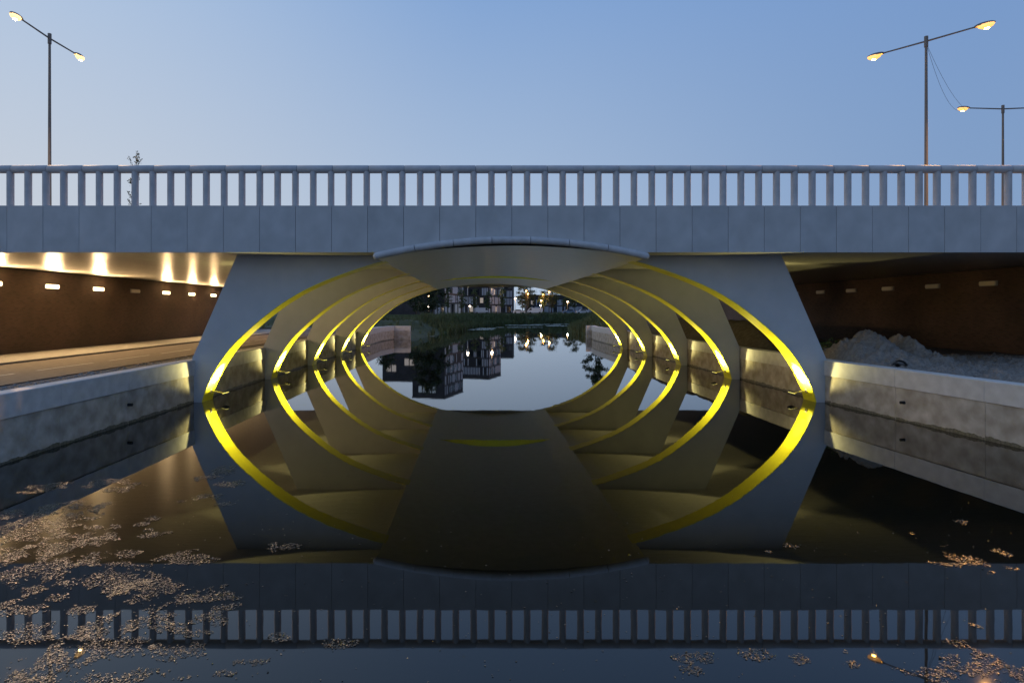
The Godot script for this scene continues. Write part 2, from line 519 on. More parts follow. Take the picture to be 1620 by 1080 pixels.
# ---------------------------------------------------------------- quays
func quay(called: String, label: String, line: Array, side: float, end_to: float) -> void:
	# line: points [x, d] along the water face; side = +1 when the land lies towards +x
	var t := thing(called, label, "quay wall")
	var r := RandomNumberGenerator.new()
	r.seed = 40 + int(side)
	for i in line.size() - 1:
		var a := Vector3(line[i][0], 0, -line[i][1]); var b := Vector3(line[i + 1][0], 0, -line[i + 1][1])
		var n := maxi(1, roundi(a.distance_to(b) / 2.8))
		for k in n:
			var p := a.lerp(b, float(k) / n); var q := a.lerp(b, float(k + 1) / n)
			var along := (q - p).normalized()
			var into := Vector3(-along.z, 0, along.x)
			if into.x * side < 0: into = -into
			var len := p.distance_to(q)
			var xf := Transform3D(Basis(into, Vector3.UP, into.cross(Vector3.UP)), p if into.cross(Vector3.UP).dot(along) > 0 else q)
			var off := r.randf_range(0.0, 0.006)
			part("wall_block", mesh_of(func(st): prism(st, PackedVector2Array([Vector2(off + 0.03, -1.2), Vector2(0.6, -1.2), Vector2(0.6, 0.9), Vector2(off + 0.03, 0.9)]), 0.006, len - 0.006, xf)), M.quay, t)
			part("algae_band", mesh_of(func(st):
				var cuts := int(len / 0.06) + 1
				var tops := []
				for c in cuts + 1:
					tops.append(0.07 + 0.02 * sin(c * 0.13 + k * 2.0) + 0.012 * sin(c * 0.61) + r.randf_range(-0.008, 0.012))
				for c in cuts:
					var z0 := lerpf(0.01, len - 0.01, float(c) / cuts); var z1 := lerpf(0.01, len - 0.01, float(c + 1) / cuts)
					var f := off + 0.026
					quad(st, xf * Vector3(f, -0.2, z0), xf * Vector3(f, -0.2, z1), xf * Vector3(f, tops[c + 1], z1), xf * Vector3(f, tops[c], z0))), M.algae, t)
			part("coping_stone", mesh_of(func(st):
				var c := 0.018
				prism(st, PackedVector2Array([Vector2(off, 0.912), Vector2(0.42, 0.912), Vector2(0.42, 1.42), Vector2(off + c, 1.42), Vector2(off, 1.42 - c)]), 0.004, len - 0.004, xf)), M.coping, t)
	# end that turns in front of the bank
	var e: Array = line[-1]
	var xs := [minf(e[0], end_to), maxf(e[0], end_to)]
	part("end_block", box_mesh(Vector3(xs[0], -1.2, -e[1] - 0.5), Vector3(xs[1], 0.9, -e[1] - 0.01)), M.quay, t)
	part("end_coping", box_mesh(Vector3(xs[0], 0.912, -e[1] - 0.45), Vector3(xs[1], 1.41, -e[1])), M.coping, t)

func build_ground() -> void:
	var w := PlaneMesh.new()
	w.size = Vector2(600, 520)
	var wo := setting("water", w, M.water)
	wo.position = Vector3(0, 0, -160)
	setting("ground_left", box_mesh(Vector3(-1500, -1, -66.4), Vector3(-10.05, 1.10, 60)), M.gravel)
	setting("ground_right", mesh_of(func(st): prism(st, PackedVector2Array([Vector2(13.6, -20), Vector2(12.05, -21), Vector2(12.2, -67), Vector2(1500, -67), Vector2(1500, 60), Vector2(18.5, 60)]), -1.25, 1.0, Transform3D(Basis(Vector3(1, 0, 0), Vector3(0, 0, 1), Vector3(0, -1, 0)), Vector3(0, 0, 0)))), M.earth)
	setting("pavement", box_mesh(Vector3(-20.25, 1.0, -66), Vector3(-17.16, 1.2, 12)), M.paving)
	setting("road", box_mesh(Vector3(-17.03, 1.0, -66), Vector3(-12.45, 1.13, 12)), M.asphalt)
	var kerb := Node3D.new()
	kerb.name = "kerb"
	kerb.set_meta("kind", "structure")
	add_child(kerb)
	var ks := box_mesh(Vector3(-17.155, 1.0, -0.995), Vector3(-17.035, 1.195, -0.005))
	for k in range(6, 66):
		part("kerb_stone", ks, M.kerb, kerb, Vector3(0, 0, -k))
	var marks := Node3D.new()
	marks.name = "road_markings"
	marks.set_meta("kind", "structure")
	add_child(marks)
	for k in range(0, 15):
		part("dash", box_mesh(Vector3(-14.36, 1.131, -0.0 - 3.0), Vector3(-14.26, 1.134, 0)), M.paint, marks, Vector3(0, 0, -8.5 - 4.0 * k + 0.0))
	# gravel strip with loose stones between the road and the coping
	var shapes := []
	for v in 3:
		shapes.append(mesh_of(func(st): blob(st, Vector3.ZERO, Vector3(1, 0.6, 0.8 + 0.1 * v), 6, 4)))
	rng.seed = 71
	var mm := MultiMesh.new()
	mm.transform_format = MultiMesh.TRANSFORM_3D
	mm.mesh = shapes[0]
	mm.instance_count = 2600
	for i in 2600:
		var d := rng.randf_range(9.0, 30.0)
		var x := rng.randf_range(-12.4, -10.0)
		var r := 0.012 + 0.05 * pow(rng.randf(), 4.0)
		mm.set_instance_transform(i, Transform3D(Basis(Vector3(0, 1, 0), rng.randf() * TAU).scaled(Vector3(r, r, r)), Vector3(x, 1.10 + r * 0.2, -d)))
	var go := MultiMeshInstance3D.new()
	go.name = "gravel"
	go.multimesh = mm
	go.material_override = M.stone
	add_child(go)
	go.set_meta("kind", "stuff"); go.set_meta("label", "loose stones strewn on the strip behind the left quay coping"); go.set_meta("category", "gravel")
	# a few bigger rubble lumps on the strip
	for p in [[-10.35, 16.2, 0.16], [-10.3, 15.2, 0.1], [-10.6, 14.0, 0.09], [-10.32, 16.9, 0.09]]:
		var nz := FastNoiseLite.new(); nz.seed = int(p[1] * 10); nz.frequency = 1.6
		var m := mesh_of(func(st):
			st.set_smooth_group(-1)
			for i in 5:
				for k in 8:
					var q := []
					for uv in [[k, i], [k + 1, i], [k + 1, i + 1], [k, i + 1]]:
						var a: float = -TAU * (uv[0] % 8) / 8.0; var e: float = lerpf(-PI / 2, PI / 2, uv[1] / 5.0)
						var v := Vector3(cos(a) * cos(e), sin(e) * 0.7, sin(a) * cos(e))
						q.append(v * p[2] * (1.0 + 0.7 * nz.get_noise_3dv(v)))
					quad(st, q[0], q[1], q[2], q[3]))
		var lump := part(numbered("rubble_lump"), m, M.sand, self, Vector3(p[0], 1.1 + p[2] * 0.55, -p[1]))
		tag(lump, "pale broken concrete lump %s" % ["biggest of those beside the left coping", "just nearer than the biggest lump on the strip", "small and nearest on the left gravel strip", "just beyond the biggest lump on the strip"][[16.2, 15.2, 14.0, 16.9].find(p[1])], "rubble")
	# banks of the basin beyond the bridge, and the plain behind it
	var nz := FastNoiseLite.new()
	nz.seed = 9; nz.frequency = 0.12
	var xs := [-1500.0, -600.0, -250.0, -120.0, -70.0]
	var v := -45.0
	while v <= 65.0:
		xs.append(v); v += 1.25
	xs.append_array([90.0, 150.0, 300.0, 700.0, 1500.0])
	var ds := []
	v = 66.5
	while v <= 165.0:
		ds.append(v); v += 1.25
	ds.append_array([185.0, 230.0, 300.0, 500.0, 900.0, 1600.0])
	var st := begin()
	st.set_smooth_group(1)
	var h := []
	for d in ds:
		var row := []
		for x in xs:
			row.append(bank_height(x, d) + 0.25 * nz.get_noise_2d(x, d) * clampf(bank_height(x, d) + 0.3, 0, 1))
		h.append(row)
	for j in ds.size() - 1:
		for i in xs.size() - 1:
			quad(st, Vector3(xs[i], h[j][i], -ds[j]), Vector3(xs[i + 1], h[j][i + 1], -ds[j]), Vector3(xs[i + 1], h[j + 1][i + 1], -ds[j + 1]), Vector3(xs[i], h[j + 1][i], -ds[j + 1]))
	setting("far_bank", done(st), M.grass_ground)
	# earth slopes just behind the ends of the quays
	setting("far_road", box_mesh(Vector3(-200, 1.0, -226), Vector3(220, 1.76, -206)), M.asphalt)
	# embankments that carry the road on either side
	setting("embankment_left", box_mesh(Vector3(-90, 0, -58), Vector3(-20.9, 6.15, -20.6)), M.earth)
	setting("embankment_right", box_mesh(Vector3(23.3, 0, -58), Vector3(90, 6.15, -20.6)), M.earth)

func shore_left(d: float) -> float:
	return _lerp_table([[60, -7.4], [66, -7.2], [77, -5.2], [100, -1.6], [124, 3.0], [134, 8.0], [141, 19.0]], d)

func shore_right(d: float) -> float:
	return _lerp_table([[60, 12.2], [68, 12.2], [89, 13.4], [103, 15.2], [120, 19.0], [141, 24.0]], d)

func _lerp_table(t: Array, d: float) -> float:
	for i in t.size() - 1:
		if d <= t[i + 1][0]:
			return lerpf(t[i][1], t[i + 1][1], clampf((d - t[i][0]) / (t[i + 1][0] - t[i][0]), 0.0, 1.0))
	return t[-1][1]

func bank_height(x: float, d: float) -> float:
	var s := minf(minf(x - shore_left(d), shore_right(d) - x), 141.0 - d)
	if s > 0.0:
		return -0.5 * minf(s, 2.0)
	var rise := 1.7 if d > 80 else 1.15
	return rise * smoothstep(0.0, 4.5, -s)

# ---------------------------------------------------------------- underpass walls and their lamps
func build_walls() -> void:
	for s in [-1.0, 1.0]:
		var x := -20.2 if s < 0 else 22.5
		var t := thing("brick_wall", "dark brick wall lining the lit underpass left of the arch" if s < 0 else "dark brick wall in the unlit underpass right of the arch", "wall")
		var lo := Vector3(minf(x, x + s * 0.6), 0.9, -51.5 if s < 0 else -78.0); var hi := Vector3(maxf(x, x + s * 0.6), 4.86, -14.0)
		part("brickwork", box_mesh(lo, hi), M.brick, t)
		part("bearing_strip", box_mesh(Vector3(lo.x + 0.06, 4.862, -50.2), Vector3(hi.x - 0.06, 4.92, -20.2)), M.black, t)
	var house := mesh_of(func(st): prism(st, chamfered(0.96, 0.23, 0.02), 0.0, 0.05, Transform3D(Basis(Vector3(0, 0, -1), Vector3.UP, Vector3(1, 0, 0)), Vector3(0, -0.115, 0.48))))
	var pane := mesh_of(func(st): prism(st, chamfered(0.88, 0.17, 0.03), 0.05, 0.10, Transform3D(Basis(Vector3(0, 0, -1), Vector3.UP, Vector3(1, 0, 0)), Vector3(0, -0.085, 0.44))))
	var word := ["lit wall lamp on the left brick wall, just outside the picture's left edge", "lit wall lamp on the left brick wall, cut by the picture's left edge", "first fully visible lit lamp from the left on the left brick wall", "second lit lamp from the left on the left brick wall", "unlit lamp between the lit ones on the left brick wall", "third lit lamp from the left, just past the unlit one", "fourth lit lamp from the left on the brick wall", "last lit lamp on the left brick wall, next to the blue fin"]
	for k in 8:
		var d := 22.6 + 3.64 * k
		var on := k != 4
		var t := thing("wall_lamp", word[k], "wall lamp", Vector3(-20.2, 4.2, -d), 0.0, "lamps on the left underpass wall")
		part("housing", house, M.housing, t)
		part("diffuser_lamp", pane, M.wall_glow if on else M.diffuser_off, t)
		if on:
			var l := AreaLight3D.new()
			l.name = "glow"
			l.area_size = Vector2(0.86, 0.15)
			l.light_color = lin(1.0, 0.66, 0.32)
			l.light_energy = WALL
			l.area_range = 60.0
			l.shadow_enabled = true
			t.add_child(l, true)
			l.position = Vector3(0.115, 0, 0)
			l.rotation.y = -PI / 2
	for k in 6:
		var d := 27.8 + 3.4 * (k - 0)
		var t := thing("wall_lamp", "unlit wall lamp on the right brick wall, %s" % ["nearest and rightmost", "second from the right", "third from the right", "fourth from the right", "fifth from the right, beside the fin", "sixth, hidden behind the right fin"][k], "wall lamp", Vector3(22.5, 4.26, -d), PI, "unlit lamps on the right underpass wall")
		part("housing", house, M.housing, t)
		part("diffuser_lamp", pane, M.diffuser_off, t)

# ---------------------------------------------------------------- street lamps on the bridge
func street_lamp(label: String, foot: Vector3, top: float, heads: Array, m: Array, tint: Color, energies: Array) -> void:
	var t := thing("street_lamp", label, "street lamp", foot, 0.0, "double-armed street lamps on the bridge")
	var h := top - foot.y
	part("pole", tube_mesh([Vector3.ZERO, Vector3(0, h * 0.4, 0), Vector3(0, h + 0.25, 0)], [0.12, 0.1, 0.07], 12), M.metal, t)
	part("collar", tube_mesh([Vector3(0, h - 0.35, 0), Vector3(0, h + 0.3, 0)], [0.11, 0.11], 12), M.metal, t)
	for i in heads.size():
		var e: Vector3 = heads[i] - foot
		var dir := Vector3(e.x, 0, e.z).normalized()
		part("arm", tube_mesh([Vector3(0, h, 0), Vector3(0, h, 0).lerp(e, 0.86) + Vector3(0, 0.03, 0)], [0.055, 0.045], 8), M.metal, t)
		var bs := Basis(dir, Vector3.UP, dir.cross(Vector3.UP))
		var head := part("lamp_head", mesh_of(func(st): blob(st, Vector3.ZERO, Vector3(0.52, 0.15, 0.2), 14, 6, -0.25, 1.0)), M.metal, t, e + Vector3(0, 0.03, 0))
		head.basis = bs
		var bowl := mesh_of(func(st): blob(st, Vector3(0.08, -0.01, 0), Vector3(0.42, 0.25, 0.22), 14, 6, -1.0, 0.0))
		part("lamp_bowl", bowl, m[0], head)
		part("lamp_core", mesh_of(func(st): blob(st, Vector3(0.1, -0.16, 0), Vector3(0.2, 0.115, 0.12), 12, 8)), m[1], head)
		var l := SpotLight3D.new()
		l.name = "glow"
		l.light_color = tint
		l.light_energy = energies[i]
		l.light_size = 0.18
		l.spot_angle = 66.0
		l.spot_angle_attenuation = 1.0
		l.spot_range = 120.0
		l.spot_attenuation = 2.0
		l.shadow_enabled = true
		t.add_child(l, true)
		l.position = e + bs * Vector3(0.08, -0.45, 0)
		l.look_at_from_position(foot + l.position, foot + l.position + (Vector3(0, 0, signf(dir.z)) if absf(dir.z) > 0.3 else dir) * 0.7 + Vector3.DOWN, Vector3.UP)

func build_street_lamps() -> void:
	var warm := lin(1.0, 0.62, 0.34)
	var sod := lin(1.0, 0.47, 0.12)
	street_lamp("tall double-armed street lamp with pale light, left of the picture", Vector3(-27.4, 6.15, -40.4), 20.45, [Vector3(-27.4, 20.5, -37.5), Vector3(-27.4, 20.5, -43.4)], [M.warm, M.warm_core], warm, [0.75 * STREET, 0.2 * STREET])
	street_lamp("tall double-armed street lamp with orange light, right over the railing", Vector3(27.4, 6.15, -38.6), 19.5, [Vector3(25.7, 19.5, -40.8), Vector3(29.2, 19.5, -36.4)], [M.sodium, M.sodium_core], sod, [0.25 * STREET, STREET])
	street_lamp("farther street lamp with orange light at the right edge", Vector3(42.9, 6.15, -51.6), 19.5, [Vector3(39.7, 19.55, -51.6), Vector3(46.1, 19.6, -51.6)], [M.sodium, M.sodium_core], sod, [0.5 * STREET, 0.5 * STREET])
	var t := thing("overhead_cable", "two thin sagging wires strung between the two orange street lamps", "cable", Vector3(27.4, 19.4, -38.6))
	for sag in [0.5, 1.5]:
		var pts := []; var rad := []
		for i in 15:
			var k := i / 14.0
			pts.append(Vector3(12.4 * k, 0.1 * k - 4.0 * sag * k * (1 - k), -13.0 * k)); rad.append(0.009)
		part("wire", tube_mesh(pts, rad, 5), M.dark_metal, t)

# ---------------------------------------------------------------- plants
func leaf_quad(st: SurfaceTool, at: Vector3, size: float, c: Color, r: RandomNumberGenerator) -> void:
	var n := Vector3(r.randf_range(-1, 1), r.randf_range(-0.4, 1), r.randf_range(-1, 1)).normalized()
	var a := n.cross(Vector3(r.randf_range(-1, 1), r.randf_range(-1, 1), r.randf_range(-1, 1)).normalized()).normalized() * size
	var b := n.cross(a).normalized() * size * 0.55
	st.set_color(c)
	quad(st, at - a, at - b, at + a, at + b)

func make_crown(sd: int, rx: float, base: float, top: float, leaves: int, leaf: float, c0: Color, c1: Color, limbs: Array) -> ArrayMesh:
	var r := RandomNumberGenerator.new()
	r.seed = sd
	var st := begin()
	var clumps := []
	for i in 46:
		var k := r.randf()
		var y := lerpf(base, top, k)
		var w := rx * (sin(PI * (0.12 + 0.86 * k)) ** 0.7) * sqrt(r.randf())
		var a := r.randf() * TAU
		var c := Vector3(cos(a) * w, y, sin(a) * w)
		clumps.append([c, rx * r.randf_range(0.16, 0.34)])
		limbs.append(c)
	for i in leaves:
		var c: Array = clumps[r.randi() % clumps.size()]
		var v: Vector3 = Vector3(r.randfn(), r.randfn() * 0.75, r.randfn()) * 0.55 * c[1]
		leaf_quad(st, c[0] + v, leaf * r.randf_range(0.7, 1.3), c0.lerp(c1, r.randf()), r)
	return done(st)

func make_tree(sd: int, h: float, rx: float, base: float, leaves: int, leaf: float, dark := 1.0) -> Node3D:
	var root := Node3D.new()
	var limbs := []
	var crown := make_crown(sd, rx, base, h, leaves, leaf, Color(0.018, 0.03, 0.010) * dark, Color(0.05, 0.075, 0.022) * dark, limbs)
	var trunk := mesh_of(func(st):
		tube(st, [Vector3(0, -0.4, 0), Vector3(0.03, h * 0.35, 0.02), Vector3(-0.02, h * 0.85, 0)], [h * 0.017, h * 0.012, h * 0.004], 7)
		for i in range(0, limbs.size(), 4):
			var e: Vector3 = limbs[i]
			tube(st, [Vector3(0, maxf(base * 0.8, e.y * 0.62), 0), e], [h * 0.005, h * 0.002], 5, false))
	part("trunk", trunk, M.bark, root)
	part("crown", crown, M.leaf, root)
	return root

func put_tree(proto: Node3D, first: Array, called: String, label: String, at: Vector3, turn: float, sc: float, group: String) -> void:
	var o: Node3D = proto if first[0] else proto.duplicate()
	first[0] = false
	o.name = numbered(called)
	add_child(o)
	o.position = at
	o.rotation.y = turn
	o.scale = Vector3.ONE * sc
	tag(o, label, "tree", group)

func build_trees() -> void:
	var big := make_tree(301, 11.6, 3.7, 1.6, 6500, 0.20, 0.75)
	put_tree(big, [true], "tree", "big dark tree with low hanging crown on the left bank past the bridge", Vector3(-9.8, 1.5, -128), 0.4, 1.0, "trees around the basin")
	var right := make_tree(302, 14.2, 2.9, 5.6, 3200, 0.24)
	put_tree(right, [true], "tree", "tall tree with a high loose crown on the right bank, mirrored beside the quay", Vector3(28.0, 1.6, -150), 1.0, 0.9, "trees around the basin")
	var ordn := ["first", "second", "third", "fourth", "fifth", "sixth", "seventh", "eighth", "ninth", "tenth", "eleventh", "twelfth"]
	var slim := make_tree(303, 8.6, 1.5, 2.4, 1100, 0.17, 1.5)
	var f := [true]
	var k := 0
	for p in [[-12.5, 176, 0.9], [-8.6, 181, 0.95], [-4.6, 178, 0.85], [-0.9, 186, 0.9], [3.0, 182, 0.8], [7.4, 190, 0.95]]:
		put_tree(slim, f, "tree", "slim street tree before the dark facades, %s from the left" % ordn[k], Vector3(p[0], 1.6, -p[1]), k * 1.7, p[2], "slim street trees before the facades")
		k += 1
	var round_ := make_tree(304, 10.4, 2.5, 2.4, 1900, 0.22, 1.3)
	f = [true]
	k = 0
	for p in [[16.6, 236, 1.0], [20.0, 246, 1.12], [24.0, 232, 0.8], [28.5, 244, 1.05], [33.5, 236, 0.85], [38.0, 248, 1.12], [43.5, 238, 0.95], [49.5, 250, 1.1], [56.0, 242, 1.0]]:
		put_tree(round_, f, "tree", "round tree behind the parked cars on the right, %s from the left" % ordn[k], Vector3(p[0], 1.6, -p[1]), k * 2.1, p[2], "round trees behind the parked cars")
		k += 1
	var left := make_tree(305, 12.0, 3.4, 1.6, 3200, 0.26, 0.8)
	f = [true]
	k = 0
	for p in [[-31.0, 150, 0.7], [-22.5, 156, 0.8], [-15.5, 158, 0.72]]:
		put_tree(left, f, "tree", "broad dark tree far behind the left quay, %s from the left" % ordn[k], Vector3(p[0], 1.5, -p[1]), k * 2.1, p[2], "broad trees behind the left bank")
		k += 1
	# bare young tree that shows through the railing on the left
	var sap := thing("sapling", "thin young tree seen behind the railing at the left", "tree", Vector3(-24.4, 6.15, -44.0))
	var r := RandomNumberGenerator.new()
	r.seed = 77
	var tips := []
	part("trunk", mesh_of(func(st):
		tube(st, [Vector3(0.15, 0, 0), Vector3(0.2, 3.0, 0), Vector3(0.42, 6.0, 0), Vector3(0.75, 7.9, 0)], [0.07, 0.05, 0.03, 0.008], 6)
		for i in 22:
			var y := r.randf_range(1.6, 7.0)
			var a := r.randf() * TAU
			var b := Vector3(0.18 + 0.04 * y, y, 0)
			var e := b + Vector3(cos(a) * 0.55, r.randf_range(0.5, 1.1), sin(a) * 0.55) * r.randf_range(0.5, 1.0)
			tips.append([b, e])
			tube(st, [b, e], [0.014, 0.005], 4, false)), M.bark, sap)
	part("crown", mesh_of(func(st):
		for i in 420:
			var t: Array = tips[i % tips.size()]
			leaf_quad(st, t[0].lerp(t[1], r.randf_range(0.3, 1.05)) + Vector3(r.randfn(), r.randfn(), r.randfn()) * 0.05, 0.07, Color(0.03, 0.04, 0.02), r)
		for i in 60:
			leaf_quad(st, Vector3(0.62 + r.randfn() * 0.07, r.randf_range(6.4, 8.0), r.randfn() * 0.07), 0.08, Color(0.03, 0.04, 0.02), r)), M.leaf, sap)

func build_tufts() -> void:
	var r := RandomNumberGenerator.new()
	r.seed = 88
	for p in [[-10.05, 1.1, 14.9, 0.16, "small green weed tuft growing behind the left quay coping"], [12.55, 1.3, 22.9, 0.55, "low leafy weed bush against the right fin beside the sand heap"]]:
		var t := thing("weed_tuft", p[4], "plant", Vector3(p[0], p[1], -p[2]))
		var tips := []
		part("stem", mesh_of(func(st):
			for i in 14:
				var e: Vector3 = Vector3(r.randfn() * 0.5, r.randf_range(0.6, 1.4), r.randfn() * 0.5) * p[3]
				tips.append(e)
				tube(st, [Vector3(0, -0.05, 0), e * 0.6 + Vector3(0, 0.06, 0), e], [0.008, 0.005, 0.003], 4, false)), M.bark, t)
		part("foliage", mesh_of(func(st):
			for i in 260:
				var e: Vector3 = tips[i % tips.size()]
				leaf_quad(st, e * r.randf_range(0.3, 1.05) + Vector3(r.randfn(), r.randfn(), r.randfn()) * 0.06 * p[3], 0.09 * p[3] + 0.008, Color(0.04, 0.07, 0.015).lerp(Color(0.09, 0.13, 0.03), r.randf()), r)), M.leaf, t)

func build_reeds() -> void:
	var r := RandomNumberGenerator.new()
	r.seed = 55
	var st := begin()
	for i in 14:
		var a := r.randf() * TAU
		var b := Vector3(cos(a), 0, sin(a)) * r.randf() * 0.22
		var lean := Vector3(r.randfn() * 0.16, 1.0, r.randfn() * 0.16) * r.randf_range(0.6, 1.1)
		var w := Vector3(cos(a + 1.3), 0, sin(a + 1.3)) * 0.022
		st.set_color(Color(0.045, 0.075, 0.022).lerp(Color(0.10, 0.13, 0.05), r.randf()))
		var m := b + lean * 0.6
		var e := b + lean + Vector3(lean.x, -0.05, lean.z) * 0.7
		quad(st, b - w, b + w, m + w * 0.8, m - w * 0.8)
		for v in [m - w * 0.8, e, m + w * 0.8]:
			st.add_vertex(v)
	var clump := done(st)
	var spots := []
	while spots.size() < 15000:
		var d := r.randf_range(70.0, 168.0)
		var x := r.randf_range(-30.0, 48.0)
		var h := bank_height(x, d)
		var s := minf(minf(x - shore_left(d), shore_right(d) - x), 141.0 - d)
		if s > 0.35 or s < -24.0:
			continue
		if d < 92.0 and x < 0 and s < -0.0 and r.randf() < 0.85 - 0.6 * smoothstep(78.0, 92.0, d):
			continue
		if d < 84.0 and r.randf() < 0.8:
			continue
		if s < -6.0 and r.randf() < 0.35:
			continue
		spots.append(Vector4(x, maxf(h, -0.05), -d, (1.1 if s > -4.5 else 0.5) * r.randf_range(0.6, 1.25)))
	var mm := MultiMesh.new()
	mm.transform_format = MultiMesh.TRANSFORM_3D
	mm.use_colors = true
	mm.mesh = clump
	mm.instance_count = spots.size()
	for i in spots.size():
		var p: Vector4 = spots[i]
		mm.set_instance_transform(i, Transform3D(Basis(Vector3.UP, r.randf() * TAU).scaled(Vector3(1.5, p.w, 1.5)), Vector3(p.x, p.y - 0.05, p.z)))
		var k := r.randf_range(0.55, 1.15)
		mm.set_instance_color(i, Color(k * r.randf_range(0.85, 1.15), k, k * 0.9))
	var o := MultiMeshInstance3D.new()
	o.name = "reeds"
	o.multimesh = mm
	o.material_override = M.reed
	add_child(o)
	o.set_meta("kind", "stuff"); o.set_meta("label", "tall grass and reeds covering the banks of the basin beyond the bridge"); o.set_meta("category", "reeds")

const MATS := [[-7.56, 11.07, 0.22, 0.26], [-7.06, 9.59, 0.19, 0.18], [-6.35, 9.12, 0.43, 0.63], [-5.45, 8.30, 0.28, 0.37], [-5.95, 8.09, 0.22, 0.21], [-4.83, 7.85, 0.13, 0.13], [-5.34, 7.56, 0.38, 0.31], [-5.09, 8.53, 0.14, 0.20], [-5.36, 8.99, 0.15, 0.09], [-4.20, 7.21, 0.31, 0.23], [-3.57, 6.97, 0.28, 0.17], [-3.80, 7.18, 0.22, 0.08], [-3.67, 7.88, 0.26, 0.16], [-2.86, 6.86, 0.18, 0.14], [-3.12, 6.74, 0.16, 0.09], [-2.69, 6.57, 0.13, 0.07], [-4.89, 6.97, 0.10, 0.09], [-4.52, 6.84, 0.06, 0.07], [-4.73, 7.14, 0.07, 0.05], [-4.86, 6.57, 0.13, 0.10], [-4.56, 6.55, 0.08, 0.08], [-4.11, 6.53, 0.08, 0.06], [-4.30, 6.00, 0.20, 0.15], [-3.77, 6.12, 0.22, 0.19], [-3.45, 5.85, 0.35, 0.21], [-3.31, 6.33, 0.23, 0.18], [-3.00, 6.14, 0.12, 0.07], [-2.75, 5.74, 0.17, 0.08], [-3.72, 5.50, 0.20, 0.16], [-3.27, 5.31, 0.18, 0.09], [-3.77, 5.27, 0.18, 0.05], [-2.88, 5.34, 0.16, 0.06], [-2.78, 6.33, 0.07, 0.08], [-2.71, 6.08, 0.08, 0.05], [-2.59, 6.33, 0.08, 0.07], [-1.86, 6.00, 0.06, 0.05], [-1.29, 5.87, 0.10, 0.04], [-1.98, 5.57, 0.09, 0.03], [-2.15, 5.38, 0.07, 0.02], [-2.47, 5.33, 0.05, 0.02], [-2.59, 8.25, 0.15, 0.09], [-4.95, 12.00, 0.18, 0.37], [-4.39, 11.27, 0.16, 0.15], [-4.47, 10.45, 0.13, 0.12], [-4.08, 10.13, 0.10, 0.08], [-4.85, 9.42, 0.09, 0.07], [-4.84, 9.12, 0.05, 0.06], [-4.66, 8.92, 0.06, 0.05], [-4.27, 8.82, 0.04, 0.06], [-4.51, 8.69, 0.10, 0.06], [-4.80, 10.22, 0.05, 0.04], [-4.41, 7.98, 0.11, 0.12], [-4.39, 7.72, 0.15, 0.07], [-4.15, 7.59, 0.08, 0.06], [-6.68, 11.34, 0.23, 0.22], [-6.12, 11.01, 0.22, 0.18], [-6.39, 9.89, 0.40, 0.23], [-4.89, 6.74, 0.07, 0.05], [6.05, 7.85, 0.10, 0.24], [5.72, 7.69, 0.15, 0.05], [6.70, 8.05, 0.07, 0.08], [6.38, 7.60, 0.05, 0.04], [6.01, 8.73, 0.04, 0.04], [7.05, 9.23, 0.08, 0.05], [2.51, 5.69, 0.08, 0.06], [2.88, 5.60, 0.06, 0.04], [3.33, 5.73, 0.05, 0.02], [3.27, 5.52, 0.04, 0.02], [3.76, 5.39, 0.17, 0.07], [4.33, 5.47, 0.27, 0.15], [4.49, 5.85, 0.08, 0.05], [1.94, 5.64, 0.11, 0.05], [1.87, 5.44, 0.07, 0.03], [4.17, 8.28, 0.08, 0.06], [3.73, 8.10, 0.03, 0.03], [4.90, 6.18, 0.03, 0.03]]

func flakes(called: String, label: String, spots: Array, colour0: Color, colour1: Color, tilt: float) -> void:
	var r := RandomNumberGenerator.new()
	r.seed = 91
	var st := begin()
	var rim := []
	for k in 6:
		var a := -TAU * k / 6.0
		var q := 1.0 + 0.25 * sin(k * 2.4)
		rim.append(Vector3(cos(a) * q, 0.0, sin(a) * 0.75 * q))
	st.set_smooth_group(1)
	for k in 6:
		var k2: int = (k + 1) % 6
		for v in [Vector3(0, 0.22, 0), rim[k2], rim[k]]:
			st.add_vertex(v)
	var mm := MultiMesh.new()
	mm.transform_format = MultiMesh.TRANSFORM_3D
	mm.use_colors = true
	mm.mesh = done(st)
	mm.instance_count = spots.size()
	for i in spots.size():
		var p: Vector3 = spots[i]
		var s := p.y
		var bs := Basis(Vector3.UP, r.randf() * TAU) * Basis(Vector3.RIGHT, r.randfn() * tilt)
		mm.set_instance_transform(i, Transform3D(bs.scaled(Vector3(s, s, s)), Vector3(p.x, 0.002 + r.randf() * 0.004 + s * 0.1, p.z)))
		mm.set_instance_color(i, colour0.lerp(colour1, r.randf()))
	var o := MultiMeshInstance3D.new()
	o.name = called
	o.multimesh = mm
	o.material_override = M.weed
	add_child(o)
	o.set_meta("kind", "stuff"); o.set_meta("label", label); o.set_meta("category", "water weed")

